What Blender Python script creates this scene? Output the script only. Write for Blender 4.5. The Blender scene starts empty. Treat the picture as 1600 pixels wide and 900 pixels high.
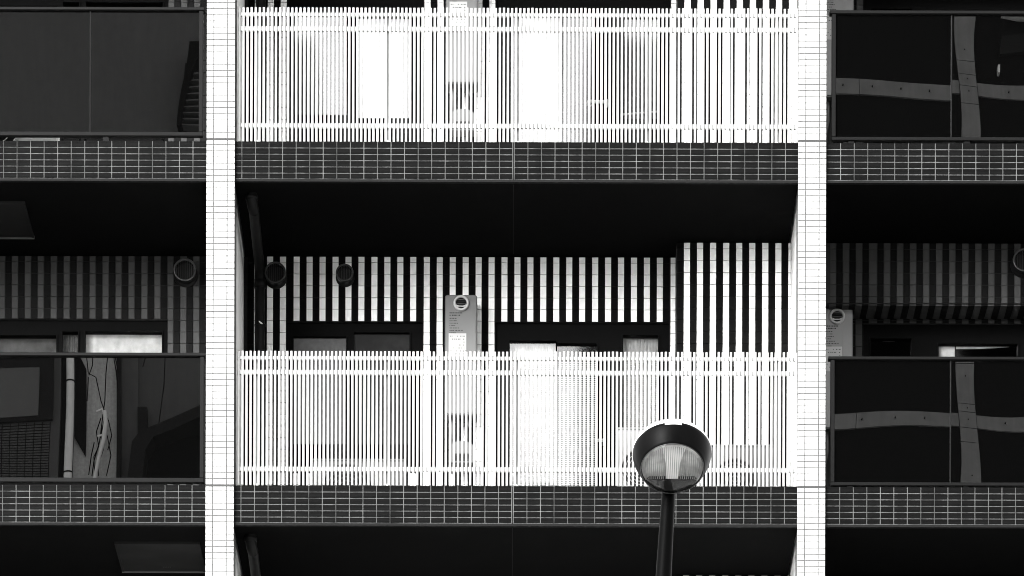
import bpy, math, random
from mathutils import Vector, Matrix
random.seed(7)
R = math.radians
sc = bpy.context.scene
COL = sc.collection

# ------------------------------------------------------------------ camera
F, D = 6800.0, 34.0               # focal length in photo pixels, distance to the facade (m)
AX, AY = 802.55, 3110.0           # optical axis in photo pixels (strong rise: shift lens)
XV = 810.0                        # the same axis before the slight roll of the camera
CX, CZ = 0.05, 1.6                # eye
ROLL = 0.0028
cam = bpy.data.cameras.new('camera')
cam.sensor_width = 36.0
cam.lens = F / 1600 * 36
cam.shift_x = -(AX - 800) / 1600
cam.shift_y = (AY - 450) / 1600
cam.clip_start, cam.clip_end = 0.5, 3000
cam_ob = bpy.data.objects.new('camera', cam)
COL.objects.link(cam_ob)
cam_ob.matrix_world = Matrix.Translation((CX, -D, CZ)) @ Matrix.Rotation(R(90), 4, 'X') @ Matrix.Rotation(ROLL, 4, 'Z')
sc.camera = cam_ob

# ------------------------------------------------------------------ sky, sun, exposure
SUN_EL, SUN_AZ = R(29), R(-33)    # azimuth seen from the facade: negative = from the left
world = bpy.data.worlds.new('World')
sc.world = world
world.use_nodes = True
nt = world.node_tree
bg = nt.nodes['Background']
sky = nt.nodes.new('ShaderNodeTexSky')
sky.sky_type = 'NISHITA'
sky.sun_disc = False
sky.sun_elevation = SUN_EL
sky.sun_rotation = math.pi + SUN_AZ * -1
sky.dust_density = 4.0
hs = nt.nodes.new('ShaderNodeHueSaturation')       # the photograph is monochrome
hs.inputs['Saturation'].default_value = 0.0
nt.links.new(sky.outputs[0], hs.inputs['Color'])
nt.links.new(hs.outputs[0], bg.inputs['Color'])
bg.inputs['Strength'].default_value = 0.15
sun = bpy.data.lights.new('sun', 'SUN')
sun.energy = 0.5
sun.angle = R(24)
sun.color = (1, 0.995, 0.985)
sun_ob = bpy.data.objects.new('sun', sun)
COL.objects.link(sun_ob)
to_sun = Vector((math.sin(SUN_AZ) * math.cos(SUN_EL), -math.cos(SUN_AZ) * math.cos(SUN_EL), math.sin(SUN_EL)))
sun_ob.rotation_euler = (-to_sun).to_track_quat('-Z', 'Y').to_euler()
sun_ob.location = (0, 0, 60)
vs = sc.view_settings
vs.view_transform = 'Standard'
vs.look = 'None'
vs.exposure = 2.5
vs.gamma = 1.0
vs.use_curve_mapping = False
sc.cycles.filter_width = 1.0       # as crisp as the photograph

# ------------------------------------------------------------------ helpers
def PX(px, d): return CX + (px - XV) * (D + d) / F
def PZ(py, d, n=0): return CZ + (AY - py) * (D + d) / F + n * FLOOR
FLOOR = 538 / 200.0               # storey height

def mat(name, base, rough=0.6, var=0.0, rnd=0.0, scale=6.0, bump=0.0, bscale=60.0, metal=0.0, spec=0.5, ribs=None, stain=0.0):
    """Procedural paint / tile: noise mottling, per object variation, fine relief, optional ribs."""
    m = bpy.data.materials.new(name)
    m.use_nodes = True
    t = m.node_tree
    b = t.nodes['Principled BSDF']
    b.inputs['Roughness'].default_value = rough
    b.inputs['Metallic'].default_value = metal
    b.inputs['Specular IOR Level'].default_value = spec
    tint = (base * 1.0, base * 1.0, base * 0.985, 1) if not isinstance(base, tuple) else (*base, 1)
    tc = t.nodes.new('ShaderNodeTexCoord')
    last = None
    def mul(a_socket, lo, hi, src):
        mr = t.nodes.new('ShaderNodeMapRange')
        mr.inputs['To Min'].default_value = lo
        mr.inputs['To Max'].default_value = hi
        t.links.new(src, mr.inputs['Value'])
        if a_socket is None:
            return mr.outputs[0]
        mm = t.nodes.new('ShaderNodeMath'); mm.operation = 'MULTIPLY'
        t.links.new(a_socket, mm.inputs[0]); t.links.new(mr.outputs[0], mm.inputs[1])
        return mm.outputs[0]
    geo = t.nodes.new('ShaderNodeNewGeometry')
    if var:
        n = t.nodes.new('ShaderNodeTexNoise')
        n.inputs['Scale'].default_value = scale
        n.inputs['Detail'].default_value = 6
        t.links.new(geo.outputs['Position'], n.inputs['Vector'])
        mr = t.nodes.new('ShaderNodeMapRange')
        mr.inputs['From Min'].default_value = .3; mr.inputs['From Max'].default_value = .7
        t.links.new(n.outputs[0], mr.inputs['Value'])
        last = mul(last, 1 - var, 1 + var, mr.outputs[0])
    if stain:
        mp = t.nodes.new('ShaderNodeMapping')
        mp.inputs['Scale'].default_value = (9, 9, .9)
        t.links.new(geo.outputs['Position'], mp.inputs['Vector'])
        n = t.nodes.new('ShaderNodeTexNoise')
        n.inputs['Scale'].default_value = 1.6
        n.inputs['Detail'].default_value = 8
        t.links.new(mp.outputs[0], n.inputs['Vector'])
        mr = t.nodes.new('ShaderNodeMapRange')
        mr.inputs['From Min'].default_value = .35; mr.inputs['From Max'].default_value = .6
        t.links.new(n.outputs[0], mr.inputs['Value'])
        last = mul(last, 1 - stain, 1, mr.outputs[0])
    if rnd:
        oi = t.nodes.new('ShaderNodeObjectInfo')
        last = mul(last, 1 - rnd, 1 + rnd, oi.outputs['Random'])
    height = None
    if ribs:
        axis, freq, depth = ribs
        sep = t.nodes.new('ShaderNodeSeparateXYZ')
        t.links.new(tc.outputs['Object'], sep.inputs[0])
        mm = t.nodes.new('ShaderNodeMath'); mm.operation = 'MULTIPLY'
        mm.inputs[1].default_value = freq * 2 * math.pi
        t.links.new(sep.outputs[axis], mm.inputs[0])
        si = t.nodes.new('ShaderNodeMath'); si.operation = 'SINE'
        t.links.new(mm.outputs[0], si.inputs[0])
        mr = t.nodes.new('ShaderNodeMapRange')
        mr.inputs['From Min'].default_value = -1
        t.links.new(si.outputs[0], mr.inputs['Value'])
        height = mr.outputs[0]
        last = mul(last, 1 - depth, 1 + depth * .4, mr.outputs[0])
    if last is None:
        b.inputs['Base Color'].default_value = tint
    else:
        vm = t.nodes.new('ShaderNodeVectorMath'); vm.operation = 'SCALE'
        vm.inputs[0].default_value = tint[:3]
        t.links.new(last, vm.inputs['Scale'])
        t.links.new(vm.outputs[0], b.inputs['Base Color'])
    if bump or height is not None:
        bp = t.nodes.new('ShaderNodeBump')
        bp.inputs['Strength'].default_value = bump or .4
        bp.inputs['Distance'].default_value = .002
        if height is not None:
            t.links.new(height, bp.inputs['Height'])
        else:
            n = t.nodes.new('ShaderNodeTexNoise')
            n.inputs['Scale'].default_value = bscale
            n.inputs['Detail'].default_value = 4
            t.links.new(geo.outputs['Position'], n.inputs['Vector'])
            t.links.new(n.outputs[0], bp.inputs['Height'])
        t.links.new(bp.outputs[0], b.inputs['Normal'])
    return m

def clear_glass(name, tint=0.9, gloss=0.1):
    m = bpy.data.materials.new(name)
    m.use_nodes = True
    t = m.node_tree
    t.nodes.remove(t.nodes['Principled BSDF'])
    tr = t.nodes.new('ShaderNodeBsdfTransparent'); tr.inputs[0].default_value = (tint, tint, tint, 1)
    gl = t.nodes.new('ShaderNodeBsdfGlossy'); gl.inputs['Roughness'].default_value = 0.03
    fr = t.nodes.new('ShaderNodeFresnel'); fr.inputs['IOR'].default_value = 1.45 + gloss
    mx = t.nodes.new('ShaderNodeMixShader')
    t.links.new(fr.outputs[0], mx.inputs[0])
    t.links.new(tr.outputs[0], mx.inputs[1]); t.links.new(gl.outputs[0], mx.inputs[2])
    t.links.new(mx.outputs[0], t.nodes['Material Output'].inputs[0])
    return m

def smoked_glass(name, ior):
    m = mat(name, 0.0008, rough=0.0, spec=0.5)
    b = m.node_tree.nodes['Principled BSDF']
    b.inputs['IOR'].default_value = ior
    b.inputs['Roughness'].default_value = 0.0
    return m

M = dict(
    pillar_tile=mat('pillar_tile', 0.29, .35, var=.03, rnd=.03, stain=.05, bump=.05),
    pillar_grout=mat('pillar_grout', 0.06, .9, var=.1),
    pillar_joint=mat('pillar_joint', 0.02, .8, var=.1),
    render_white=mat('render_white', 0.74, .8, var=.05, bump=.25, bscale=90, stain=.06),
    dark_tile=mat('dark_tile', 0.0024, .5, var=.12, rnd=.14, ribs=('Z', 100, .3), stain=.15, spec=.03),
    light_grout=mat('light_grout', 0.075, .9, var=.35, scale=7, stain=.55, spec=.1),
    white_stripe=mat('white_stripe', 0.80, .5, var=.05, rnd=.05, ribs=('X', 120, .08)),
    black_stripe=mat('black_stripe', 0.003, .6, var=.15, rnd=.2, ribs=('X', 120, .2), spec=.02),
    wall_grout=mat('wall_grout', 0.012, .9, var=.2, spec=.1),
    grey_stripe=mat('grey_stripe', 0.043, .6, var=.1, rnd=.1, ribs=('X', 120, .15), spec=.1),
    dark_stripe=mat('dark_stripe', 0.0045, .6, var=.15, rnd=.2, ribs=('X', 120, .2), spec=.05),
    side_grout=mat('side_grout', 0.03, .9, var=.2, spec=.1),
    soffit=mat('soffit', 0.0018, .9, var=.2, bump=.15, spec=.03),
    slab_edge=mat('slab_edge', 0.003, .7, var=.2, spec=.1),
    floor=mat('balcony_floor', 0.45, .7, var=.12),
    white_metal=mat('white_metal', 0.235, .35, var=.02, rnd=.02),
    frame_dark=mat('frame_dark', 0.0015, .5, var=.08, spec=.03),
    frame_bal=mat('balustrade_frame', 0.0028, .45, var=.1, spec=.06),
    smoked=smoked_glass('smoked_glass', 2.1),
    pane=clear_glass('window_glass', .97, .1),
    pane_dark=mat('tinted_pane', 0.01, .3, var=.5, scale=9, spec=.1),
    frosted=mat('frosted_pane', 0.024, .35, var=.45, scale=22),
    curtain=mat('curtain', 0.40, .9, var=.05),
    curtain_glare=mat('curtain_glare', 0.55, .9, var=.25, scale=12),  # bright window reflection put into a curtain colour; also used on pale blinds
    curtain_pale=mat('curtain_pale', 0.36, .9, var=.12, scale=5),
    curtain_dim=mat('curtain_dim', 0.06, .9, var=.3, scale=14),
    curtain_grey=mat('curtain_grey', 0.05, .9, var=.12, scale=14),
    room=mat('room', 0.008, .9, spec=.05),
    heater=mat('heater_paint', 0.085, .45, var=.03),
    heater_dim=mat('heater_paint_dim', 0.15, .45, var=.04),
    heater_side=mat('heater_cover', 0.05, .45, var=.03),
    label=mat('label_paper', 0.30, .6, var=.03),
    ink=mat('ink', 0.03, .7, spec=.1),
    black=mat('black_plastic', 0.006, .5, spec=.15),
    pipe=mat('pipe_grey', 0.006, .45, var=.15, stain=.2, spec=.08),
    steel=mat('steel', 0.6, .3, metal=.8, var=.1),
    vent=mat('vent_dark', 0.005, .4, var=.1, spec=.15),
    vent_light=mat('vent_light', 0.04, .35, var=.1, metal=.3),
    vent_rim=mat('vent_rim', 0.03, .35, var=.1, spec=.3),
    hatch=mat('hatch_plate', 0.010, .6, var=.25, scale=3, spec=.04),
    hatch_rim=mat('hatch_rim', 0.1, .4, metal=.4),
    ac=mat('unit_shell', 0.22, .5, var=.03),
    gap_unit_white=mat('unit_shell_white', 0.85, .5, var=.03),  # very pale so the added unit shows bright through the gap
    ac_grey=mat('unit_shell_grey', 0.075, .5, var=.03),
    lamp_black=mat('lamp_paint_black', 0.0011, .38, var=.1, bump=.03, spec=.03),
    pole_black=mat('pole_paint_black', 0.0006, .5, var=.1, bump=.03, spec=.02),
    lamp_white=mat('lamp_paint_pale', 0.72, .4, var=.05, stain=.15),
    reflector=mat('lamp_reflector', 0.72, .5, var=.4, scale=14),
    prism=mat('lens_prism', 0.28, .3, var=.2, scale=40),
    tube_glass=mat('lamp_tube', 0.95, .3),
    lens=clear_glass('lamp_lens', .95, -.12),
    stucco=mat('stucco', 0.09, .9, var=.08, bump=.4, bscale=25, stain=.1),
    stucco_pale=mat('stucco_pale', 0.55, .9, var=.14, scale=20, bump=.6, bscale=20, stain=.15),
    stucco_grey=mat('stucco_grey', 0.1, .9, var=.08, stain=.1),
    opp_tile=mat('opposite_tile', 0.055, .6, var=.1),
    opp_dark=mat('opposite_dark', 0.01, .6, var=.2, spec=.1),
    opp_black=mat('opposite_black', 0.0015, .7, var=.2, spec=.05),
    opp_white=mat('opposite_white', 0.85, .5, var=.05),
    opp_beam=mat('opposite_beam', 0.2, .6, var=.1, scale=4, stain=.12),
    opp_curtain=mat('opposite_curtain', 0.12, .8, var=.05),
    paving=mat('paving', 0.42, .9, var=.2, scale=1.5),
    asphalt=mat('asphalt', 0.05, .9, var=.25, scale=3, bump=.4),
    kerb=mat('kerb_stone', 0.35, .9, var=.15),
    road_paint=mat('road_paint', 0.75, .8, var=.1),
)

WORLD = {}                         # world position of each object's origin
class MB:
    def __init__(s): s.v, s.f, s.m, s.mi, s.smooth = [], [], [], 0, []
    def add(s, verts, faces, smooth=False):
        o = len(s.v); s.v += [tuple(v) for v in verts]
        for f in faces:
            s.f.append(tuple(i + o for i in f)); s.m.append(s.mi); s.smooth.append(smooth)
        return s
    def box(s, x0, x1, y0, y1, z0, z1):
        x0, x1 = sorted((x0, x1)); y0, y1 = sorted((y0, y1)); z0, z1 = sorted((z0, z1))
        return s.add([(x0,y0,z0),(x1,y0,z0),(x1,y1,z0),(x0,y1,z0),(x0,y0,z1),(x1,y0,z1),(x1,y1,z1),(x0,y1,z1)],
                     [(0,3,2,1),(4,5,6,7),(0,1,5,4),(1,2,6,5),(2,3,7,6),(3,0,4,7)])
    def tile(s, x0, x1, y0, y1, z0, z1, b=.0012):
        """A slab facing -y whose front edges are bevelled."""
        x0, x1 = sorted((x0, x1)); z0, z1 = sorted((z0, z1))
        b = min(b, (x1-x0)*.3, (z1-z0)*.3)
        v = [(x0,y1,z0),(x1,y1,z0),(x1,y1,z1),(x0,y1,z1),
             (x0,y0+b,z0),(x1,y0+b,z0),(x1,y0+b,z1),(x0,y0+b,z1),
             (x0+b,y0,z0+b),(x1-b,y0,z0+b),(x1-b,y0,z1-b),(x0+b,y0,z1-b)]
        f = [(8,9,10,11)]
        for a in range(4):
            c = (a+1) % 4
            f += [(4+a,4+c,8+c,8+a),(a,c,4+c,4+a)]
        return s.add(v, f)
    def tube(s, pts, r, seg=12, caps=True, smooth=True):
        pts = [Vector(p) for p in pts]
        rs = r if isinstance(r, (list, tuple)) else [r] * len(pts)
        rings = []
        ref = Vector((1, 0, 0))
        for i, p in enumerate(pts):
            t = (pts[min(i+1, len(pts)-1)] - pts[max(i-1, 0)]).normalized()
            a = ref - t * ref.dot(t)
            if a.length < .05:
                a = Vector((0, 1, 0)) - t * t.y
            a.normalize(); b = t.cross(a); ref = a
            rings.append([p + (a*math.cos(2*math.pi*k/seg) + b*math.sin(2*math.pi*k/seg)) * rs[i] for k in range(seg)])
        v = [q for g in rings for q in g]
        f = [(i*seg+k, i*seg+(k+1) % seg, (i+1)*seg+(k+1) % seg, (i+1)*seg+k) for i in range(len(pts)-1) for k in range(seg)]
        s.add(v, f, smooth)
        if caps:
            s.add(rings[0], [tuple(range(seg))[::-1]]); s.add(rings[-1], [tuple(range(seg))])
        return s
    def lathe(s, prof, mx, seg=48, smooth=True, close=False):
        """prof: (radius, height) pairs turned about local z, then moved by matrix mx."""
        v = [mx @ Vector((r*math.cos(2*math.pi*k/seg), r*math.sin(2*math.pi*k/seg), h)) for r, h in prof for k in range(seg)]
        n = len(prof)
        f = [(i*seg+k, i*seg+(k+1) % seg, (i+1)*seg+(k+1) % seg, (i+1)*seg+k) for i in range(n-1) for k in range(seg)]
        if close:
            f += [((n-1)*seg+k, (n-1)*seg+(k+1) % seg, (k+1) % seg, k) for k in range(seg)]
        return s.add(v, f, smooth)
    def prism(s, pts, y0, y1):
        """An outline of (x, z) points given thickness along y."""
        n = len(pts)
        v = [(x, y0, z) for x, z in pts] + [(x, y1, z) for x, z in pts]
        f = [tuple(range(n)), tuple(range(2*n-1, n-1, -1))] + [((k+1) % n, k, n+k, n+(k+1) % n) for k in range(n)]
        return s.add(v, f)
    def build(s, name, m, parent=None, origin=None, kind=None, label=None):
        if origin is None:
            lo = [min(p[i] for p in s.v) for i in range(3)]; hi = [max(p[i] for p in s.v) for i in range(3)]
            origin = Vector([(a+b)/2 for a, b in zip(lo, hi)])
        origin = Vector(origin)
        me = bpy.data.meshes.new(name)
        me.from_pydata([(p[0]-origin.x, p[1]-origin.y, p[2]-origin.z) for p in s.v], [], s.f)
        for k in (m if isinstance(m, (list, tuple)) else [m]):
            me.materials.append(M[k])
        me.polygons.foreach_set('material_index', s.m)
        me.polygons.foreach_set('use_smooth', s.smooth)
        me.update()
        o = bpy.data.objects.new(name, me)
        return place(o, origin, parent, kind, label)

def place(o, origin, parent=None, kind=None, label=None):
    COL.objects.link(o)
    WORLD[o.name] = Vector(origin)
    o.location = Vector(origin) - (WORLD[parent.name] if parent else Vector())
    if parent: o.parent = parent
    if kind: o['kind'] = kind
    if label: o['label'] = label
    return o

def tag(o, label, cat, group=None):
    o['label'] = label; o['category'] = cat
    if group: o['group'] = group
    return o
def thing(name, loc, label, cat, group=None):
    o = bpy.data.objects.new(name, None)
    o.empty_display_size = .1
    place(o, loc)
    return tag(o, label, cat, group)
def dup(root, loc, label):
    def cp(o, parent):
        c = o.copy(); COL.objects.link(c)
        if parent: c.parent = parent
        for ch in kids.get(o.name, ()):
            cp(ch, c)
        return c
    kids = {}
    for o in COL.objects:
        if o.parent: kids.setdefault(o.parent.name, []).append(o)
    c = cp(root, None); c.location = loc; c['label'] = label
    WORLD[c.name] = Vector(loc)
    return c
_mesh = {}
def tile_object(x0, x1, y0, y1, z0, z1, m, parent, jitter=.0006, name='tile'):
    """One tile; alike tiles share their mesh."""
    key = (round(x1-x0, 4), round(z1-z0, 4), round(y1-y0, 4), m)
    c = Vector(((x0+x1)/2, (y0+y1)/2, (z0+z1)/2))
    src = _mesh.get(key)
    if src is None:
        hx, hy, hz = (x1-x0)/2, (y1-y0)/2, (z1-z0)/2
        o = MB().tile(-hx, hx, -hy, hy, -hz, hz).build(name, m, parent, (0, 0, 0))
        _mesh[key] = o
    else:
        o = src.copy(); COL.objects.link(o); o.parent = parent
    o.location = c + Vector((0, random.uniform(-jitter, jitter), 0)) - WORLD[parent.name]
    WORLD[o.name] = c
    return o
def rounded(x0, x1, z0, z1, r, seg=4):
    out = []
    for cx, cz, a0 in ((x1-r, z1-r, 0), (x0+r, z1-r, 90), (x0+r, z0+r, 180), (x1-r, z0+r, 270)):
        for k in range(seg+1):
            a = R(a0 + 90*k/seg); out.append((cx + r*math.cos(a), cz + r*math.sin(a)))
    return out[::-1]

# ------------------------------------------------------------------ ground and street
MB().box(-400, 400, -400, 400, -.3, 0).build('ground', 'paving', kind='structure')
MB().box(-400, 400, -30, -17, -.1, .004).build('road', 'asphalt', kind='structure')
for y in (-30.15, -17):
    MB().box(-400, 400, y, y+.15, -.1, .13).build('kerb', 'kerb', kind='structure')
b = MB()
for k in range(-20, 20):
    b.box(k*10-2.5, k*10+2.5, -23.58, -23.42, .003, .008)
b.build('road_markings', 'road_paint', kind='structure')

# ------------------------------------------------------------------ the apartment building
D1, D2 = 1.18, 1.49               # depth of the nearer and of the main balcony wall
XL, XR = -330, 1930               # ends of what is built, in photo pixels on the facade
PL, PR = (322.2, 366.0), (1247.0, 1290.3)     # the two pillars
bld = thing('apartment_building', (0, 0, 0), 'dark tiled apartment block with white pillars and striped balcony walls', 'apartment building')

# pillars
ROWH = 541 / 56.0
def pillar(x0, x1, cuts):
    top, bot = PZ(-330, 0), 0
    core = MB().box(PX(x0, 0)+.006, PX(x1, 0)-.006, .004, .34, bot, top)
    p = core.build('pillar', 'pillar_grout', bld)
    MB().box(PX(x0, 0)+.02, PX(x1, 0)-.02, .34, 1.62, bot, top).build('side_wall', 'render_white', p)
    xs = [x0, *cuts, x1]
    jx = .0028
    stuff = MB()
    r = 0
    for r in range(-60, 150):
        ya = 217.6 + r * ROWH + .0
        yb = ya + ROWH
        joint_row = r % 56 == 0
        za, zb = PZ(ya, 0) - jx, PZ(yb, 0) + jx
        if joint_row: za -= .012
        for c in range(3):
            xa, xb = PX(xs[c], 0) + (jx*1.25 if c else 0), PX(xs[c+1], 0) - (jx*1.25 if c < 2 else 0)
            if -16 < yb and ya < 916:
                tile_object(xa, xb, 0, .03, zb, za, 'pillar_tile', p, .0004)
            else:
                stuff.tile(xa, xb, 0, .03, zb, za)
    # returns: the tile's short side faces next to the balcony
    stuff.build('tile', 'pillar_tile', p, kind='stuff')
    for k in (-1, 0, 1):
        y = 217.6 + k * 541
        MB().box(PX(x0, 0)+.001, PX(x1, 0)-.001, .0015, .02, PZ(y, 0)-.0135, PZ(y, 0)+.0015).build('joint', 'pillar_joint', p)
    return p
pillar(*PL, (333.2, 354.7))
pillar(*PR, (1258.4, 1279.7))

# balcony slabs with their tiled edge
FD = .035                          # the slab edge lies a little behind the pillar face
def slab(n, x0, x1, cols, tiles):
    d = FD
    zt, zb = PZ(221.5+538, d, n), PZ(282.5+538, d, n)
    xa, xb = PX(x0, d), PX(x1, d)
    core = MB().box(xa, xb, d+.003, 1.75, zb+.004, zt)
    s = core.build('balcony_slab', 'light_grout', bld)
    MB().box(xa, xb, d-.004, d+.03, PZ(284.2+538, d, n), PZ(280.4+538, d, n)).build('drip_edge', 'slab_edge', s)
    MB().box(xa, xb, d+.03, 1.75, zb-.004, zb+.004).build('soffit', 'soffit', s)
    MB().box(xa, xb, d+.06, 1.75, zt, zt+.006).build('floor_coat', 'floor', s)
    j = .0034
    stuff = MB(); any_stuff = False
    y0, pit = 221.5+538, 9.83
    for r in range(6):
        ya, yb = y0 + r*pit, y0 + (r+1)*pit
        if r == 5: yb = y0 + 58.2
        za, zc = PZ(ya, d, n) - (j if r else 0), PZ(yb, d, n) + j
        for c0, c1 in zip(cols, cols[1:]):
            a, e = PX(c0, d)+j, PX(c1, d)-j
            if e - a < .012: continue
            if tiles and c1 > -25 and c0 < 1625:
                tile_object(a, e, d, d+.02, zc, za, 'dark_tile', s, .0008)
            else:
                any_stuff = True; stuff.tile(a, e, d, d+.02, zc, za)
    if any_stuff: stuff.build('tile', 'dark_tile', s, kind='stuff')
    if 800.4 in cols:
        MB().box(PX(801.0, d), PX(802.4, d), d+.05, 1.45, zb-.0065, zb-.0042).build('soffit_joint', 'slab_edge', s)
        MB().box(PX(801.0, d), PX(802.4, d), d+.0015, d+.02, zb+.012, zt-.002).build('expansion_joint', 'slab_edge', s)
    return s
P = 21.18
c_mid = [366.2] + [377.3 + P*k for k in range(20)] + [800.4, 803.0] + [803.0 + P*k for k in range(1, 21)] + [1246.8]
c_left = sorted([322.0 - 21.15*k for k in range(0, 31)])
c_right = [1290.5 + 22.4] + [1313.0 + 21.12*k for k in range(1, 29)]
c_right = [1290.5] + c_right
for n in (2, 1, 0, -1):
    vis = n in (1, 0)
    slab(n, PL[1], PR[0], c_mid, vis)
    slab(n, XL, PL[0], c_left, vis)
    slab(n, PR[1], XR, c_right, vis)

# striped balcony walls
def stripes(e0, first, count, w=10.12):
    """Column edges with alternate tile colours: (x0, x1, is_light)."""
    out = []
    for k in range(count):
        out.append((e0 + k*w, e0 + (k+1)*w, (k % 2 == 0) == first))
    return out
def tiled_wall(name, n, d, x0, x1, y0, y1, cols, rows0, pitch, mats, single, thick=.10, last_visible=560):
    light, dark, grout = mats
    xa, xb = PX(x0, d), PX(x1, d)
    zt, zb = PZ(y0, d, n), PZ(y1, d, n)
    w = MB().box(xa, xb, d+.007, d+thick, zb, zt).build(name, grout, bld)
    j = .0021
    edges = [y0]; y = rows0
    while y < y1 - 1:
        if y > y0 + 1: edges.append(y)
        y += pitch
    edges.append(y1)
    st = [MB(), MB()]
    for ya, yb in zip(edges, edges[1:]):
        za, zc = PZ(ya, d, n)-j, PZ(yb, d, n)+j
        for c0, c1, isl in cols:
            c0, c1 = max(c0, x0), min(c1, x1)
            if c1 - c0 < 1.5: continue
            a, e = PX(c0, d)+j, PX(c1, d)-j
            if single and ya < last_visible and c1 > -15 and c0 < 1615:
                tile_object(a, e, d, d+.02, zc, za, light if isl else dark, w, .0005)
            else:
                st[0 if isl else 1].tile(a, e, d, d+.02, zc, za)
    for q, m in zip(st, (light, dark)):
        if q.v: q.build('tile', m, w, kind='stuff')
    return w
CM = ('white_stripe', 'black_stripe', 'wall_grout')
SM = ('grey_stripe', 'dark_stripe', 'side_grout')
RM, RN = (410.6, 18.27), (387.6, 18.6)
YB = 862                           # below the balcony floor
for n in (1, 0, -1):
    one = n == 0
    # centre bay
    tiled_wall('wall_pier', n, D2, 380, 447.3, 401.5, YB, stripes(386.4, False, 6), *RM, CM, one)
    tiled_wall('window_lintel', n, D2, 447.3, 661, 401.5, 502.5, stripes(448.3, False, 21), *RM, CM, one)
    tiled_wall('wall_under_window', n, D2, 447.3, 661, 740, YB, stripes(448.3, False, 21), *RM, CM, False)
    tiled_wall('wall_pier', n, D2, 661, 774, 401.5, YB, stripes(661.8, True, 12), *RM, CM, one)
    tiled_wall('window_lintel', n, D2, 774, 1046.5, 401.5, 502.5, stripes(773, False, 27), *RM, CM, one)
    tiled_wall('wall_pier', n, D2, 1046.5, 1060, 401.5, YB, [(1047.5, 1057.6, True)], *RM, CM, one)
    tiled_wall('projecting_wall', n, D1, 1057.5, 1236, 378, YB-5, [(1057.8, 1067.6, False)] + stripes(1068.2, True, 16, 10.2)+[(1231.4, 1236, True)], *RN, CM, one, thick=.45)
    # left bay
    left = [(x - 400*0, y, l) for x, y, l in stripes(301.8 - 10.13*62, True, 65, 10.13)]
    tiled_wall('window_lintel', n, D2, XL, 262, 401.5, 500, left, *RM, SM, one)
    tiled_wall('wall_pier', n, D2, 262, 325, 401.5, YB, left, *RM, SM, one)
    # right bay: the upper wall comes forward and carries a striped underside
    right = stripes(1296.4, True, 6, 10.2) + [(1357.6, 1370.6, True)] + stripes(1370.6, False, 55, 10.2)
    w = tiled_wall('projecting_lintel', n, D1, 1286, XR, 378, 472, right, *RN, SM, one, thick=.31)
    q = [MB(), MB()]
    for c0, c1, isl in right:
        q[0 if isl else 1].box(PX(c0, D1)+.001, PX(c1, D1)-.001, D1+.02, D1+.30, PZ(472, D1, n)-.012, PZ(472, D1, n)+.002)
    for qq, m in zip(q, SM): qq.build('underside_tile', m, w, kind='stuff')
    tiled_wall('window_lintel', n, D2+.01, 1286, XR, 485, 503.5, right, 499, 18.3, SM, one)
    tiled_wall('wall_pier', n, D2+.01, 1286, 1349, 503.5, YB, right, 503.5, 18.3, SM, False)
# inner closing walls so that rooms and bays are dark behind
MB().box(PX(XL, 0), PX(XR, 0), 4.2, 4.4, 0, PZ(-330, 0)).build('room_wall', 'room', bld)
for x in (XL, XR):  # unseen dark ends, added to shape the light in the bays
    MB().box(PX(x, 0)-.1, PX(x, 0)+.1, 0, 4.4, 0, PZ(-330, 0)).build('end_light_stop', 'room', bld)
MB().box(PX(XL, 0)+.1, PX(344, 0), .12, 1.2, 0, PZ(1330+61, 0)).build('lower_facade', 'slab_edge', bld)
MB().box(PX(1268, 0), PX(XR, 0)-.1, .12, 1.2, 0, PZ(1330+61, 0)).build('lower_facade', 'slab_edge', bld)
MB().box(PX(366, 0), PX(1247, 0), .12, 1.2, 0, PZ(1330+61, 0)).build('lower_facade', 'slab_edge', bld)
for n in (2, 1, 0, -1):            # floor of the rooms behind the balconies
    MB().box(PX(XL, 0)+.1, PX(XR, 0)-.1, 1.76, 4.2, PZ(842, D2, n), PZ(790, D2, n)).build('room_floor', 'room', bld)

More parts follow.
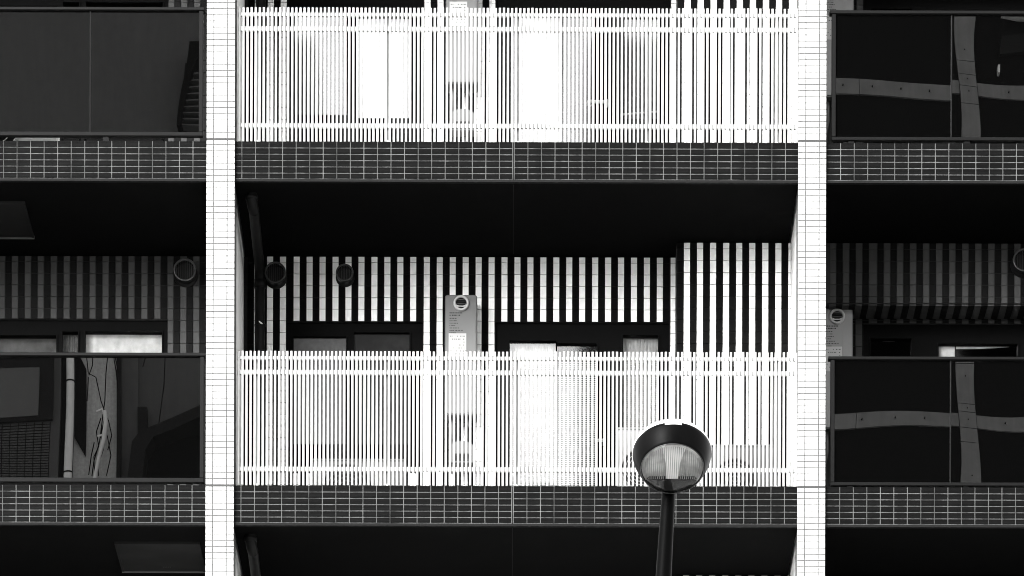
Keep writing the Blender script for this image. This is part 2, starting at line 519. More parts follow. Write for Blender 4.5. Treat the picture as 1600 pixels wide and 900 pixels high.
# windows
def window(n, x0, x1, y0, y1, sashes, d=1.53):
    """sashes: (x0, x1, y_top, y_bottom, glass, backing) in photo pixels."""
    fr = MB()
    e = sorted(sashes)
    xs = x0
    X = lambda v: PX(v, d)
    Z = lambda v: PZ(v, d, n)
    for i, (a, c, t, u, *_r) in enumerate(e):
        fr.box(X(xs), X(a), d, d+.06, Z(y1), Z(y0))
        fr.box(X(a), X(c), d, d+.06, Z(t), Z(y0))
        if u < y1: fr.box(X(a), X(c), d, d+.06, Z(y1), Z(u))
        xs = c
    fr.box(X(xs), X(x1), d, d+.06, Z(y1), Z(y0))
    w = fr.build('window', 'frame_dark', bld)
    for a, c, t, u, glass, back in e:
        # slim sash bars stand proud of the frame
        sb = MB()
        sb.box(X(a)-.012, X(a)-.002, d-.012, d-.0005, Z(u), Z(t)+.010)
        sb.box(X(c)+.002, X(c)+.012, d-.012, d-.0005, Z(u), Z(t)+.010)
        sb.box(X(a)-.002, X(c)+.002, d-.012, d-.0005, Z(t)+.001, Z(t)+.010)
        sb.build('sash', 'frame_dark', w)
        MB().box(X(a), X(c), d+.02, d+.026, Z(u), Z(t)).build('pane', glass, w)
        if back and back.startswith('curtain'):
            cu = MB(); N = 40; v = []; amp = .015 if n == 1 else .003
            for k in range(N+1):
                x = X(a)-.02 + (X(c)-X(a)+.04)*k/N
                yy = d + .075 + amp*math.sin(k*1.9) + amp*.5*math.sin(k*.7)
                v += [(x, yy, Z(u)-.05), (x, yy, Z(t)+.05)]
            cu.add(v, [(2*k, 2*k+2, 2*k+3, 2*k+1) for k in range(N)], True)
            cu.build('curtain', back.split('+')[0], w)
        if back and 'blind' in back:
            bl = MB()
            z = Z(563)
            while z > Z(u):
                bl.box(X(a)-.01, X(c)+.01, d+.032, d+.042, z-.0078, z); z -= .0172
            bl.build('blind', 'curtain', w, kind='stuff')
    return w
window(0, 447.3, 661, 500, 740, [(459, 541, 527.5, 695, 'frosted', None), (553.5, 640, 521, 695, 'pane_dark', None)])
window(1, 447.3, 661, 500, 740, [(459, 541, 527.5, 695, 'pane', 'curtain_grey'), (558, 641, 540, 700, 'pane', 'curtain')])
window(0, 774, 1046.5, 500, YB, [(797, 868.5, 533, 850, 'pane', 'curtain+blind'), (871, 933, 537, 850, 'pane', 'blind'), (974, 1028.5, 524, 668, 'pane', 'curtain_pale+blind')])
window(1, 774, 1046.5, 500, YB, [(800, 874, 533, 850, 'pane', 'curtain'), (878, 926, 535, 850, 'pane', 'curtain_grey'), (974, 1028.5, 540, 700, 'pane', 'curtain_grey')])
for n in (0, 1):
    window(n, XL, 262, 499, YB, [(-60, 88, 527, 735, 'pane', 'curtain_dim' if n == 0 else None), (97.5, 122, 521, 735, 'pane', 'curtain_dim' if n == 0 else None), (133.5, 253, 520.5, 735, 'pane', 'curtain_glare' if n == 0 else None)])  # the brightest curtain stands in for a reflection in the glass
    window(n, 1349, XR, 503, YB, [(1361, 1424, 528, 850, 'pane', None), (1467, 1590, 536, 850, 'pane', None)])
for n in (-1,):
    for a, c in ((447.3, 661), (774, 1046.5), (XL, 262), (1349, XR)):
        window(n, a, c, 500, YB, [(a+20, c-20, 530, 850, 'pane', None)])
# pale blinds inside the right-hand windows
w = [o for o in COL.objects if o.name.startswith('window') and o.parent is bld and abs(WORLD[o.name].x - PX((1349+XR)/2, 1.53)) < .1]
dd = 1.58
MB().box(PX(1467, dd), PX(1492, dd), dd, dd+.01, PZ(640, dd), PZ(536, dd)).build('blind', 'curtain_glare', w[0])
MB().prism([(PX(1494, dd), PZ(535, dd)), (PX(1592, dd), PZ(535, dd)), (PX(1592, dd), PZ(538.5, dd)), (PX(1540, dd), PZ(542.5, dd)), (PX(1494, dd), PZ(543, dd))][::-1], dd, dd+.01).build('blind', 'curtain_glare', w[0])
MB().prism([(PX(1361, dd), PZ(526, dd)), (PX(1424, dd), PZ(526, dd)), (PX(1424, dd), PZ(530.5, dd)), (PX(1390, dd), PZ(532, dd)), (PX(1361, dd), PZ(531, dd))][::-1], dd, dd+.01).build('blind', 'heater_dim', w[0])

# ------------------------------------------------------------------ white slat railings
def railing(n, label):
    d = .07
    X = lambda v: PX(v, d)
    Z = lambda v: PZ(v + 538, d, n)
    r = thing('slat_railing', (X(806), d, Z(221)), label, 'railing', 'white slat railings between the pillars')
    for ya, yb in ((18.6, 23.8), (40.2, 47), (191.5, 198.2)):
        MB().box(X(370.5), X(1246.3), d+.0095, d+.03, Z(yb), Z(ya)).build('rail', 'white_metal', r)
    N = 138
    w = 3.5
    proto = None
    for k in range(N):
        x = 373.0 + k * (1244.3 - 373.0) / (N-1)
        if proto is None:
            proto = MB().tile(X(x-w/2), X(x+w/2), d, d+.009, Z(220.8), Z(11.2), .002).build('slat', 'white_metal', r)
            x_first = x
        else:
            o = proto.copy(); COL.objects.link(o); o.parent = r
            o.location = proto.location + Vector((X(x)-X(x_first), random.uniform(-.0006, .0006), random.uniform(-.002, .002)))
            o.rotation_euler = (0, random.uniform(-.0005, .0005), 0)
    for x in (401.5, 604.5, 807.5, 1010.5, 1213.5):
        MB().box(X(x-3.4), X(x+3.4), d+.0305, d+.07, Z(221.5), Z(20)).build('post', 'white_metal', r)
        MB().tube([(X(x), d+.03, Z(221)+.012), (X(x), d+.10, Z(221)+.012)], .012, 8).build('fixing', 'steel', r)
    return r
railing(1, 'white slat railing of the upper balcony, above the top band of dark tiles')
railing(0, 'white slat railing of the lower balcony, partly behind the street lamp')

# ------------------------------------------------------------------ smoked glass balustrades
def waved(mb, x0, x1, z0, z1, y, seed, amp, twist, bow):
    rr = random.Random(seed); N = 26
    ph = [(rr.uniform(2, 6), rr.uniform(1.5, 5), rr.uniform(0, 6.28), rr.uniform(.4, 1)) for _ in range(5)]
    v = []
    for j in range(N+1):
        for i in range(N+1):
            u, w = i/N - .5, j/N - .5
            dy = sum(a*math.sin(fx*u + fz*w + p) for fx, fz, p, a in ph) * amp + twist*u*w + bow*u*u
            v.append((x0 + (x1-x0)*i/N, y + dy, z0 + (z1-z0)*j/N))
    f = [(j*(N+1)+i, j*(N+1)+i+1, (j+1)*(N+1)+i+1, (j+1)*(N+1)+i) for j in range(N) for i in range(N)]
    mb.add(v, f, True)
    mb.box(x0, x1, y+.004, y+.012, z0, z1)
def balustrade(n, xs, yt, yg0, yg1, yb, end, label, seed, shapes, wave=.00007):
    """xs: pane edges in order; end: which side carries the end post."""
    d = .055
    X = lambda v: PX(v, d)
    Z = lambda v: PZ(v, d)
    t = thing('glass_balustrade', (X((xs[0]+xs[-1])/2), d, Z(yb)), label, 'balustrade', 'dark glass balustrades of the side balconies')
    a, c = xs[0], xs[-1]
    ex = -3 if end == 'l' else 3
    tx0, tx1 = (a-10, c) if end == 'l' else (a, c+9)
    MB().tile(X(tx0), X(tx1), d-.02, d+.04, Z(yg0), Z(yt), .004).build('top_rail', 'frame_bal', t)
    MB().tile(X(a-6.5 if end == 'l' else a), X(c if end == 'l' else c+6.5), d-.012, d+.03, Z(yb-.8), Z(yg1), .003).build('bottom_rail', 'frame_bal', t)
    px = (a-6.5, a) if end == 'l' else (c, c+6.5)
    MB().tile(X(px[0]), X(px[1]), d-.012, d+.03, Z(yg1)+.0005, Z(yg0)-.0005, .003).build('post', 'frame_bal', t)
    for i, (p0, p1) in enumerate(zip(xs, xs[1:])):
        mb = MB()
        tw, bow = shapes[i] if i < len(shapes) else (0, 0)
        waved(mb, X(p0)+.001, X(p1)-.001, Z(yg1)+.001, Z(yg0)-.001, d+.006, seed+i, wave, tw, bow)
        mb.build('glass_pane', 'smoked', t)
        if 0 < i:
            MB().tile(X(p0-.9), X(p0+.9), d-.004, d+.03, Z(yg1)+.0005, Z(yg0)-.0005, .001).build('mullion', 'frame_bal', t)
    for x in (p + 20 for p in xs[:-1]):       # stub feet that carry the bottom rail on the slab
        MB().box(X(x), X(x+9), d+.0, d+.025, Z(yb+8), Z(yb-.8)).build('foot', 'frame_bal', t)
    return t
balustrade(1, [-330, -35, 140, 310], 14, 19, 208.5, 215.5, 'r', 'plain grey reflecting dark balustrade left of the pillars, upper floor', 3, [(0, 0), (0, 0), (0, 0)])
balustrade(0, [-330, -35, 313], 553.8, 559, 748.8, 756.5, 'r', 'dark balustrade reflecting a drainpipe and wires, lower left floor', 11, [(0, 0), (0, 0)], .00014)
balustrade(1, [1305, 1486, 1667, 1930], 16, 21.2, 213.2, 219.2, 'l', 'dark balustrade reflecting a sloping pale beam, upper right floor', 23, [(.0015, 0), (0, 0), (0, 0)], .00010)
balustrade(0, [1304.5, 1486, 1667, 1930], 556.5, 561.2, 752.5, 758.5, 'l', 'dark balustrade reflecting a level pale cross, lower right floor', 31, [(0, 0), (0, 0), (0, 0)], .00010)

# ------------------------------------------------------------------ water heaters
def heater(px, ytop, label, n=0, paint='heater'):
    d = 1.29
    x, zt = PX(px, d), PZ(ytop, d, n)
    W, H = .262, .975
    t = thing('water_heater', (x, d+.19, zt-H), label, 'water heater', 'gas water heaters on the balcony walls')
    MB().prism(rounded(x-W/2, x+W/2, zt-H, zt, .022), d+.008, d+.19).build('casing', 'heater_side', t)
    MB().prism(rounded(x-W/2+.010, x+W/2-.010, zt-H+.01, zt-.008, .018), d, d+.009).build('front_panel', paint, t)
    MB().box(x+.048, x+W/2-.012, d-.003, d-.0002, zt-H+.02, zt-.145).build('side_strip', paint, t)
    cz = zt - .073
    mx = Matrix.Translation((x+.001, d, cz)) @ Matrix.Rotation(R(90), 4, 'X')
    ring = MB().lathe([(.063, 0), (.063, .016), (.058, .022), (.046, .022), (.044, .004)], mx, 40).build('exhaust_ring', 'label', t)
    hole = MB().lathe([(.0001, .002), (.0455, .002), (.0455, .0045), (.0001, .0045)], mx, 32)
    hole.build('exhaust_opening', 'black', t)
    for k in range(4):
        zz = cz + .026 - k*.0165
        hw = math.sqrt(max(.0001, .0435**2 - (zz-cz)**2))
        MB().box(x-hw, x+hw, d-.019, d-.008, zz-.0022, zz+.0022).build('louvre', 'black' if k % 2 else 'vent_light', t)
    MB().prism([(x-.034, cz-.032), (x+.034, cz-.032), (x+.043, cz-.014), (x+.018, cz-.0245), (x-.018, cz-.0245), (x-.043, cz-.014)][::-1], d-.0215, d-.012).build('exhaust_lip', 'label', t)
    rr = random.Random(5)
    pr = MB()
    for k in range(9):                          # unreadable rows of small print
        zz = zt - .148 - k*.0195 - (.006 if k > 1 else 0)
        xx = x - .093
        end = x - .01 + (.02 if k % 3 == 0 else 0) if k < 2 else x - .035 + rr.uniform(-.02, .05)
        while xx < end:
            w = rr.uniform(.004, .012)
            pr.box(xx, xx+w, d-.0009, d-.0001, zz-.005 if k < 2 else zz-.0032, zz+.004 if k < 2 else zz+.0026); xx += w + rr.uniform(.002, .006)
    pr.build('print', 'ink', t, kind='stuff')
    lb = MB().box(x-.100, x+.043, d-.0016, d-.0002, zt-.315-.20, zt-.315).build('sticker', 'label', t)
    pr = MB()
    for k in range(7):
        zz = zt - .338 - k*.024
        xx = x - .09 + (.075 if k in (2, 3) else 0)
        while xx < x + .034:
            w = rr.uniform(.003, .012)
            if rr.random() < .6: pr.box(xx, xx+w, d-.0024, d-.0016, zz-.003, zz+.003)
            xx += w + rr.uniform(.003, .009)
    pr.build('print', 'ink', lb, kind='stuff')
    # pipes below
    for k, q in enumerate((-.07, -.01, .06)):
        MB().tube([(x+q, d+.1, zt-H+.01), (x+q, d+.1, zt-H-.16), (x+q*1.2, d+.16, zt-H-.24), (x+q*1.2, d+.18, zt-H-.4)], .013, 10).build('pipe', 'ac_grey' if k != 1 else 'pipe', t)
    return t
heater(720.5, 460.5, 'pale grey water heater with round white exhaust above the lower slat railing')
heater(720.5, 460.5, 'water heater seen through the upper slat railing, only its sticker above', 1)
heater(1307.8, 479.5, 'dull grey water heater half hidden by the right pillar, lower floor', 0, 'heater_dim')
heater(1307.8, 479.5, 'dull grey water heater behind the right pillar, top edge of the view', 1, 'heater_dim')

# gas meters below the central heaters
def meter(n, label):
    d = 1.25
    x, z = PX(722, d), PZ(690, d, n)
    t = thing('gas_meter', (x, d+.2, z-.16), label, 'gas meter', 'gas meters below the water heaters')
    pts = []
    for k in range(13):
        a = math.pi * k/12
        pts.append((x+.10*math.cos(a), z-.05+.055*math.sin(a)))
    MB().prism((pts + [(x-.10, z-.17), (x+.10, z-.17)])[::-1], d, d+.13).build('housing', 'ac_grey', t)
    MB().box(x-.055, x+.055, d-.006, d+.001, z-.155, z-.10).build('dial_window', 'black', t)
    for q in (-.055, .055):
        MB().tube([(x+q, d+.07, z-.02), (x+q, d+.07, z+.10), (x+q*.6, d+.1, z+.17)], .014, 10).build('pipe', 'pipe', t)
    return t
meter(0, 'white gas meter under the heater behind the lower slat railing')
meter(1, 'white gas meter under the heater behind the upper slat railing')

# ------------------------------------------------------------------ outdoor units of air conditioners
def ac_unit(n, x0, x1, ytop, d, label, m='ac'):
    xa, xb = PX(x0, d), PX(x1, d)
    zf = PZ(759.5, FD, n) + .006
    zt = PZ(ytop, d, n)
    t = thing('air_conditioner', ((xa+xb)/2, d+.14, zf), label, 'air conditioner', 'outdoor units on the balcony floors')
    MB().prism(rounded(xa, xb, zf+.06, zt-.012, .02), d, d+.28).build('casing', m, t)
    MB().prism(rounded(xa-.006, xb+.006, zt-.0118, zt, .005), d-.008, d+.29).build('top_cover', m, t)
    cx, cz = xa + (xb-xa)*.37, (zf+.06+zt)/2
    rr = min((zt-zf-.06)*.44, (xb-xa)*.33)
    mx = Matrix.Translation((cx, d, cz)) @ Matrix.Rotation(R(90), 4, 'X')
    MB().lathe([(rr, -.001), (rr, .012), (rr*.93, .012), (rr*.93, .001)], mx, 32).build('fan_ring', m, t)
    MB().lathe([(.0001, .0012), (rr*.93, .0012)], mx, 32).build('fan_opening', 'black', t)
    g = MB()
    for k in range(1, 6):
        q = rr*.9*k/6
        g.lathe([(q-.003, .004), (q+.003, .004), (q+.003, .009), (q-.003, .009)], mx, 28, close=True)
    g.build('fan_grille', m, t, kind='stuff')
    for q in (.16, .84):
        x = xa + (xb-xa)*q
        MB().box(x-.05, x+.05, d-.02, d+.30, zf, zf+.06).build('foot', 'black', t)
    return t
ac_unit(0, 490, 634, 718, 1.0, 'low pale outdoor unit below the left window, behind the lower slat railing', 'ac_grey')
ac_unit(0, 966, 1066, 668, .78, 'tall white outdoor unit behind the street lamp head and lower slats')
ac_unit(0, 1112, 1212, 694, .84, 'grey outdoor unit right of the street lamp, before the striped wall', 'ac_grey')

ac_unit(1, -80, 87, 650, .6, 'white unit added behind the grey reflecting balustrade for a bright line in the gap beneath', 'gap_unit_white')  # added to give the bright line below the panel

# white laundry arms folded down inside the railings
def arm(n, x0, x1, y, label):
    d = .30
    X = lambda v: PX(v, d); Z = lambda v: PZ(v, d, n)
    t = thing('laundry_bracket', (X(x1), d, Z(y)), label, 'laundry arm', 'laundry pole arms on the balconies')
    MB().box(X(x0), X(x1), d, d+.02, Z(y+1.8), Z(y-1.8)).build('swing_bar', 'white_metal', t)
    MB().tube([(X(x1)-.005, d+.01, Z(y+8)), (X(x1)-.005, d+.01, Z(y-3))], .012, 10).build('pivot', 'white_metal', t)
    mx = Matrix.Translation((X(x0), d+.01, Z(y+2))) @ Matrix.Rotation(R(90), 4, 'X')
    MB().lathe([(.018, -.008), (.025, -.008), (.025, .008), (.018, .008)], mx, 16, close=True).build('pole_ring', 'white_metal', t)
    return t
arm(0, 925, 946, 687, 'white laundry arm behind the lower slats, just left of the lamp')
arm(1, 921, 948, 171+520, 'white laundry arm behind the slats of the upper balcony')
d = .35
t = tag(MB().tube([(PX(973, d), d, PZ(173+538, d, 1)), (PX(1029, d), d, PZ(168+538, d, 1))], .008, 8).build('laundry_pole', 'white_metal'),
        'thin white laundry pole tilted slightly behind the upper slats', 'laundry pole')

# ------------------------------------------------------------------ drainpipes
def drain(n, label):
    X = lambda v, q: PX(v, q)
    zs = PZ(282.5, FD, n) - .005                # soffit
    r = .041
    xw = PX(406, D2-.09); yw = D2 - .07
    t = thing('drainpipe', (xw, yw, PZ(760, FD, n)), label, 'drainpipe', 'dark drainpipes in the corners of the balconies')
    ys = .28
    xs = PX(393, ys)
    pts = [(xs, ys, zs), (xs, ys, zs-.05), (xs+.004, ys+.025, zs-.085), (xs+.012, ys+.09, zs-.10)]
    MB().tube(pts, r*1.05, 20).build('elbow', 'pipe', t)
    MB().lathe([(r*1.05, 0), (r*1.22, .002), (r*1.22, .03), (r*1.05, .034)], Matrix.Translation((xs, ys, zs-.05)), 24).build('collar', 'pipe', t)
    MB().tube([pts[-1], (xw, yw-.10, zs-.15), (xw, yw-.03, zs-.18), (xw, yw, zs-.25)], r, 20).build('upper_pipe', 'pipe', t)
    MB().tube([(xw, yw, zs-.25), (xw, yw, PZ(760, FD, n)+.006)], r, 20).build('downpipe', 'pipe', t)
    MB().lathe([(r, 0), (r*1.15, .002), (r*1.15, .07), (r, .072)], Matrix.Translation((xw, yw, zs-.30)), 24).build('collar', 'pipe', t)
    zc = PZ(508, D2-.09, n)
    MB().lathe([(r*1.0, -.006), (r*1.1, -.006), (r*1.1, .006), (r, .006)], Matrix.Translation((xw, yw, zc)), 24, close=True).build('clamp', 'pipe', t)
    MB().tube([(xw-.004, yw-r-.012, zc+.014), (xw+.012, yw-r-.012, zc-.002), (xw+.024, yw-r-.008, zc-.006)], [.003, .008, .004], 8).build('clamp_screw', 'opp_white', t)
    return t
drain(0, 'dark drainpipe bending from the soffit down the striped wall, middle floor')
drain(-1, 'dark drainpipe elbow under the bottom soffit beside the left pillar')
drain(1, 'dark drainpipe behind the upper slat railing beside the left pillar')

# ------------------------------------------------------------------ round vent hoods
def vent(px, py, rpx, d, ring, label):
    k = (D+d)/F
    x, z, r = PX(px, d-.1), PZ(py, d-.1), rpx*k
    t = thing('vent_hood', (x, d, z), label, 'vent', 'round vent hoods on the balcony walls')
    mx = Matrix.Translation((x, d, z)) @ Matrix.Rotation(R(90), 4, 'X')
    MB().lathe([(r*1.08, 0), (r*1.08, .012), (r*.93, .016), (r*.93, .085), (r, .09), (r, .11), (r*.86, .112), (r*.86, .03)], mx, 40).build('hood', 'vent', t)
    MB().lathe([(r*.845, .108), (r*1.0, .108), (r*1.02, .114), (r*.98, .120), (r*.87, .120)], mx, 40, close=True).build('rim', ring, t)
    MB().lathe([(.0001, .035), (r*.86, .035)], mx, 32).build('opening', 'black', t)
    N = 9
    for i in range(N):
        q = -r*.75 + 1.5*r*i/(N-1)
        h = math.sqrt(max(.0001, (r*.85)**2 - q*q))
        bar = MB().box(x+q-.0016, x+q+.0016, d-.104, d-.099, z-h, z+h)
        bar.build('bar', ring, t)
    return t
vent(430, 427.5, 16.5, D2, 'vent_rim', 'dark vent hood partly behind the drainpipe on the striped wall')
vent(538.5, 427.5, 13.5, D2, 'vent_rim', 'small dark vent hood over the left central window')
vent(289, 424, 17.5, D2, 'vent_light', 'pale rimmed vent hood on the dim wall left of the left pillar')
vent(1600.5, 405, 18, D1, 'vent_light', 'pale rimmed vent hood cut by the right edge of the view')

# ------------------------------------------------------------------ escape hatches in the left soffits
def hatch(n, x0, x1, ya, yb, label):
    da, db = .45, 1.10
    zs = PZ(282.5+538, FD, n) - .004
    k0 = PX(x0, .5); k1 = PX(x1, .5)
    t = thing('escape_hatch', ((k0+k1)/2, (da+db)/2, zs), label, 'escape hatch', 'escape hatches in the soffits')
    MB().box(k0, k1, da, db, zs-.018, zs-.0003).build('lid', 'hatch', t)
    f = MB()
    f.box(k0-.02, k1+.02, db+.0003, db+.022, zs-.024, zs-.0003)
    f.build('rear_rim', 'hatch_rim', t)
    f = MB()
    for xa, xb in ((k0-.02, k0-.0003), (k1+.0003, k1+.02)):
        MB().box(xa, xb, da-.02, db, zs-.022, zs-.0003).build('side_rim', 'hatch', t)
    MB().box(k0, k1, da-.02, da-.0003, zs-.022, zs-.0003).build('front_rim', 'hatch', t)
    p = MB()
    for i in range(5):
        xx = (k0+k1)/2 + .0 + i*.014
        p.box(xx, xx+.009, db-.12, db-.09, zs-.0186, zs-.018)
    p.build('print', 'black', t, kind='stuff')
    return t
hatch(1, -97, 36, 320, 372, 'grey escape hatch in the soffit at the left edge of the view')
hatch(0, 185, 310, 850, 892, 'grey escape hatch in the bottom soffit left of the left pillar')

# ------------------------------------------------------------------ street lamp
LD = 6800/300.0                    # distance from the camera
ly = -D + LD
def LP(px, py, dy=0.0):
    k = (LD + dy)/F
    return Vector((CX + (px-XV)*k, ly + dy, CZ + (AY-py)*k))
lamp = thing('street_lamp', (LP(1038, 900).x - .25, ly+.1, 0), 'black street lamp with tilted round glass head in front of the slats', 'street lamp')
px1 = 1 / 300.0
tilt = R(29)
nrm = Vector((0, -math.sin(tilt), -math.cos(tilt)))          # the way the lens faces: down and towards the street
cen = LP(1051.3, 731)
zax = nrm; xax = Vector((1, 0, 0)); yax = zax.cross(xax)
LM = Matrix.Translation(cen) @ Matrix((xax, yax, zax)).transposed().to_4x4()
r1, r2 = 49*px1, 62*px1
hh = 32*px1
def rim(t): return r1*1.02 + (r2-r1*1.02)*(.45*t + .55*math.sin(t*math.pi/2))
prof = [(r1*.985, -.004), (r1, .004), (r1*1.02, .003)] + [(rim(t/8), -.002 - (hh-.002)*(t/8)**1.15) for t in range(1, 9)]
MB().lathe(prof + [(r2*.97, -hh-.0015), (r2*.9, -hh-.0015), (r1*.985, -.012)], LM, 72).build('housing', 'lamp_black', lamp)
c9 = 6.5*px1
MB().lathe([(r2*.96, -hh-.002), (r2*1.0, -hh-.003), (r2*1.004, -hh-c9*.5), (r2*.99, -hh-c9), (r2*.93, -hh-c9-.02), (r2*.7, -hh-c9-.045), (r2*.4, -hh-c9-.058), (.0005, -hh-c9-.063)], LM, 72).build('cap', 'lamp_white', lamp)
MB().lathe([(r1*.985, .004), (r1*1.0, .0065), (r1*1.015, .0035), (r1*1.0, .0005)], LM, 72, close=True).build('lens_ring', 'vent_light', lamp)
# bowl lens, ribbed on the inside
ln = MB().lathe([(r1*.985, .0), (r1*.97, .008), (r1*.86, .022), (r1*.6, .036), (r1*.3, .042), (.0005, .044)], LM, 64)
ln.build('lens', 'lens', lamp)
rb = MB()
sy = 1 if (LM.to_3x3() @ Vector((0, 1, 0))).y > 0 else -1     # +1: local y runs to the far side of the head
for k in range(-13, 14):
    q = k * r1*.9/13.5
    hgt = math.sqrt(max(0, (r1*.9)**2 - q*q))
    ya, yb = -hgt*.95*sy, min(hgt*.95, r1*.45)*sy
    v = [LM @ Vector((q-.0012, ya, -.002)), LM @ Vector((q+.0012, ya, -.002)), LM @ Vector((q+.0012, yb, -.002)), LM @ Vector((q-.0012, yb, -.002)),
         LM @ Vector((q, ya, -.0045)), LM @ Vector((q, yb, -.0045))]
    rb.add(v, [(0, 1, 2, 3), (0, 3, 5, 4), (1, 4, 5, 2)])
rb.build('lens_ribs', 'prism', lamp, kind='stuff')
MB().lathe([(r1*.975, -.006), (r1*.9, -.03), (r1*.7, -.06), (r1*.35, -.078), (.0005, -.08)], LM, 48).build('reflector', 'reflector', lamp)
def LQ(px, py, q):                 # a point of the lens plane under the given pixel, q metres behind it
    u = (px-1051.3)*px1
    v = (py-731)*px1/math.sin(R(49))
    # image down is the far side of the head
    s = 1 if (LM.to_3x3() @ Vector((0, 1, 0))).y > 0 else -1
    return LM @ Vector((u, s*v, -q))
tr = MB()
pts = [LQ(1033, 699, .012), LQ(1073, 699, .012), LQ(1063, 726, .012), LQ(1061, 750, .012), LQ(1043, 750, .012), LQ(1041, 726, .012)]
back = [p - nrm*.02 for p in pts]
tr.add(pts+back, [(0, 1, 2, 5), (2, 3, 4, 5), (0, 5, 11, 6), (5, 4, 10, 11), (1, 7, 8, 2), (2, 8, 9, 3), (0, 6, 7, 1), (3, 9, 10, 4)])
tr.build('lamp_tube', 'tube_glass', lamp)
bs = MB()
y0 = .52                                   # chord of the dark base plate, in lens radii
a0 = math.asin(y0)
arc = [LM @ Vector((r1*.965*math.cos(a0+(math.pi-2*a0)*k/16), sy*r1*.965*math.sin(a0+(math.pi-2*a0)*k/16), -.003)) for k in range(17)]
bs.add(arc + [p - nrm*.03 for p in arc], [tuple(range(17))] + [(k, k+17, k+18, k+1) for k in range(16)] + [(16, 33, 17, 0)])
bs.build('lamp_socket', 'black', lamp)
# clip on the rim towards the street
cl = MB()
for a in range(7):
    ang = R(-90 - 12 + 24*a/6)
    for rr_, zz in ((r2*.995, -hh*.87), (r2*1.004, -hh*.88), (r2*1.006, -hh*.99), (r2*.99, -hh*1.0)):
        cl.v.append(tuple(LM @ Vector((rr_*math.cos(ang), rr_*math.sin(ang)*(1 if (LM.to_3x3() @ Vector((0, -1, 0))).y < 0 else -1), zz))))
for a in range(6):
    for k in range(3):
        cl.f.append((a*4+k, a*4+k+1, a*4+5+k, a*4+4+k)); cl.m.append(0); cl.smooth.append(False)
cl.build('clip', 'lamp_white', lamp)
top = LP(1046.2, 757, .19)
p900 = LP(1038.0, 900, .17)
dirn = (p900 - top)
pts = []
for k in range(14):
    z = top.z + (0 - top.z) * k/13
    tt = (top.z - z)/(top.z - p900.z)
    f = tt if tt < 3 else 3 + (tt-3)*math.exp(-(tt-3)*.12)
    f = min(tt, 8 - 0) if tt < 8 else 8
    pts.append((top.x + dirn.x*f, top.y + dirn.y*min(tt, 1), z))
MB().tube(pts, [(10.3 + min(40, k*3.4))*px1 for k in range(14)], 24).build('pole', 'pole_black', lamp)
b = pts[-1]
MB().lathe([(.0005, .34), (.19, .33), (.2, .3), (.2, .0), (.26, .0), (.26, .02)][1:], Matrix.Translation((b[0], b[1], 0)), 24).build('base_cover', 'lamp_black', lamp)

# ------------------------------------------------------------------ buildings across the street, seen only as reflections
L = 46.0
def OX(px): return CX + (px-XV)*(D+L)/F
def OZ(py): return CZ + (AY-py)*(D+L)/F
def ob(mb, x0, x1, y0, y1, t0=0, t1=.2):
    """box on the opposite frontage; t0..t1 is how far it stands out towards us."""
    return mb.box(OX(x0), OX(x1), -L+t0, -L+t1, OZ(y1), OZ(y0))
opp = thing('opposite_house', (OX(100), -L, 0), 'old rendered house across the street, mirrored in the left balustrades', 'house')
MB().box(OX(-420), OX(480), -L-12, -L, 0, OZ(-60)).build('wall', 'stucco', opp)
ob(MB(), -420, 97, 500, 960, 0, .5).build('wing', 'opp_tile', opp)
w = ob(MB(), -60, 86, 520, 668, .5, .58).build('window', 'opp_dark', opp)
ob(MB(), -50, 64, 528, 583, .58, .60).build('pane', 'opp_tile', w)
ob(MB(), -50, 64, 597, 662, .58, .60).build('pane', 'opp_curtain', w)
g = MB()
for k in range(24):
    ob(g, -300, 82, 672+k*4.2, 672.9+k*4.2, .5, .506)
for k in range(24):
    ob(g, 82-k*12, 83-k*12, 669, 800, .506, .51)
g.build('tile_joint', 'opp_black', opp, kind='stuff')
ob(MB(), 97, 104.5, 500, 960, 0, .3).build('corner_post', 'opp_black', opp)
MB().tube([(OX(111.5), -L+.45, OZ(960)), (OX(111.5), -L+.45, OZ(440))], 6.3*(D+L)/F, 16).build('rain_pipe', 'opp_white', opp)
for y in (613, 746):
    MB().tube([(OX(111.5), -L+.45, OZ(y)), (OX(111.5), -L+.45, OZ(y-2))], 7.2*(D+L)/F, 16).build('pipe_strap', 'opp_black', opp)
ob(MB(), 117, 184, 420, 960, 0, .25).build('pale_wall', 'stucco_pale', opp)
MB().prism([(OX(118), OZ(566)), (OX(128), OZ(575)), (OX(135.5), OZ(590)), (OX(136), OZ(716)), (OX(118), OZ(686))][::-1], -L+.25, -L+.32).build('shutter', 'opp_black', opp)
ob(MB(), 184, 190, 420, 960, 0, .35).build('wall_edge', 'opp_dark', opp)
ob(MB(), 190, 216, 420, 960, 0, .12).build('wall_strip', 'stucco_grey', opp)
ob(MB(), 216, 231, 640, 960, 0, .2).build('dark_strip', 'opp_dark', opp)
wires = [[(136, 560), (140, 600), (152, 606), (160, 640), (166, 655)], [(173, 555), (168, 600), (166, 640), (163, 660)], [(180, 565), (188, 600)],
         [(150, 700), (146, 720), (143, 750)], [(163, 660), (158, 700), (150, 730), (148, 752)], [(260, 555), (259, 620), (250, 684)], [(243, 560), (230, 575), (226, 590)], [(170, 690), (176, 720), (170, 752)],
         [(146, 556), (147, 588), (141, 603)], [(163, 655), (172, 668), (177, 690), (171, 712)], [(160, 664), (153, 684), (157, 706), (150, 722), (152, 750)], [(166, 662), (160, 690), (164, 712), (156, 735), (158, 752)], [(140, 606), (138, 640)], [(177, 556), (184, 596), (187, 625)]]
for wpts in wires:
    MB().tube([(OX(x), -L+.45, OZ(y)) for x, y in wpts], .0095, 6).build('cable', 'opp_black', opp)
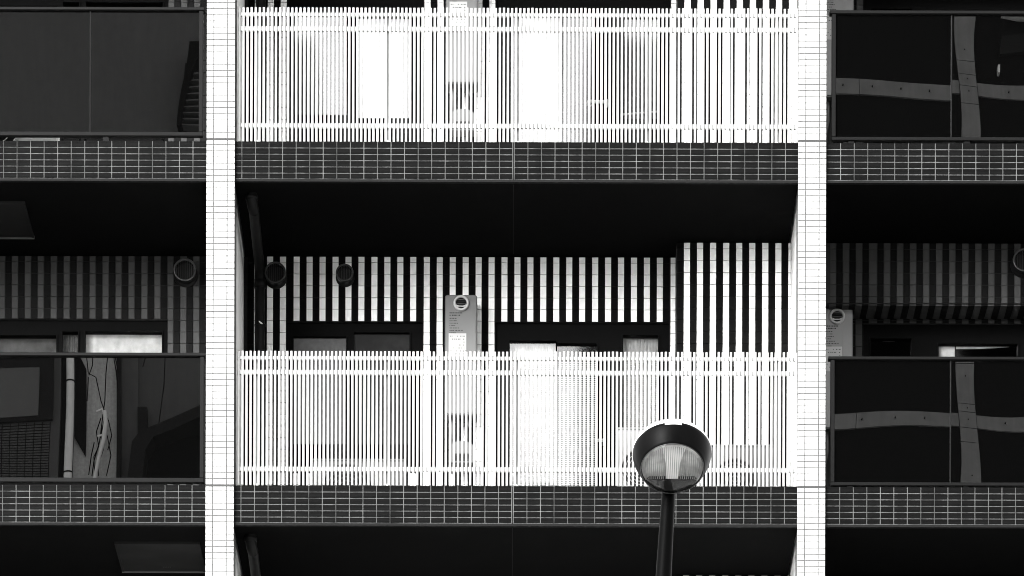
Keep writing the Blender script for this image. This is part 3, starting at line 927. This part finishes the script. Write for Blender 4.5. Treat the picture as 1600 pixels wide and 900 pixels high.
MB().tube([(OX(166), -L+.5, OZ(655)), (OX(168), -L+.5, OZ(672)), (OX(165), -L+.5, OZ(696)), (OX(158), -L+.5, OZ(725)), (OX(152), -L+.5, OZ(760))], [.035, .04, .04, .034, .03], 8).build('cable_cover', 'opp_white', opp)
MB().tube([(OX(153), -L+.5, OZ(657)), (OX(162), -L+.5, OZ(653)), (OX(165), -L+.5, OZ(660))], .022, 8).build('bracket', 'opp_white', opp)
MB().tube([(OX(155), -L+.5, OZ(692)), (OX(166), -L+.5, OZ(690))], .018, 8).build('bracket', 'opp_white', opp)
MB().tube([(OX(136), -L+.5, OZ(552)), (OX(136.5), -L+.5, OZ(566))], .02, 8).build('bracket', 'opp_white', opp)
rf = MB()
rf.prism([(OX(205), OZ(770)), (OX(212), OZ(712)), (OX(225), OZ(696)), (OX(330), OZ(656)), (OX(330), OZ(672)), (OX(245), OZ(705)), (OX(233), OZ(725)), (OX(228), OZ(770))], -L, -L+.9)
rf.build('porch_roof', 'opp_dark', opp)
ob(MB(), 228, 330, 685, 790, 0, .3).build('porch_shade', 'opp_black', opp)
# outside stair in the upper left reflection
st = MB()
st.prism([(OX(279), OZ(209)), (OX(292), OZ(128)), (OX(294), OZ(84)), (OX(330), OZ(84)), (OX(330), OZ(96)), (OX(305), OZ(112)), (OX(300), OZ(128)), (OX(287), OZ(209))], -L+.0, -L+.5)
s_ = st.build('stair', 'opp_black', opp)
ob(MB(), 288, 330, 100, 212, .002, .1).build('stair_back', 'opp_dark', opp)
for k in range(9):
    ob(MB(), 303 - k*2, 330, 126+k*9.5, 128+k*9.5, .12, .4).build('step', 'stucco_grey', s_)

off = thing('opposite_office', (OX(1500), -L, 0), 'dark office block with pale beams across the street, mirrored in the right balustrades', 'office building')
MB().box(OX(920), OX(2020), -L-12, -L, 0, OZ(-60)).build('wall', 'opp_black', off)
jy = [-200, 88, 112, 133, 164, 300, 420, 560, 625, 639, 667, 692, 800, 960]
for a, c in zip(jy, jy[1:]):
    ob(MB(), 1497, 1527, a+.5, c-.5, 0, .10).build('column_panel', 'opp_beam', off)
for ya, yb in ((124, 147), (642, 664.5)):
    for x0, x1 in ((920, 1180), (1180.6, 1340), (1340.6, 1496), (1528, 1690), (1690.6, 1900)):
        ob(MB(), x0, x1, ya, yb, 0, .06).build('beam_panel', 'opp_beam', off)
for x, y in ((1316, 135), (1360, 135), (1405, 135), (1450, 135), (1512, 68), (1512, 120), (1512, 142), (1580, 136),
             (1348, 653), (1396, 653), (1442, 653), (1513, 579), (1513, 632), (1513, 652), (1578, 652), (1513, 747)):
    MB().tube([(OX(x), -L+.03, OZ(y)), (OX(x), -L+.115, OZ(y))], .012, 8).build('bolt', 'opp_black', off)
ob(MB(), 1566, 1640, 50, 75, 0, .1).build('window', 'opp_dark', off)
MB().prism([(OX(1562), OZ(22)), (OX(1600), OZ(27)), (OX(1640), OZ(30)), (OX(1640), OZ(36)), (OX(1585), OZ(29))][::-1], -L, -L+.3).build('awning', 'opp_white', off)
ob(MB(), 1563, 1566, 95, 107, 0, .2).build('lamp_bracket', 'opp_white', off)
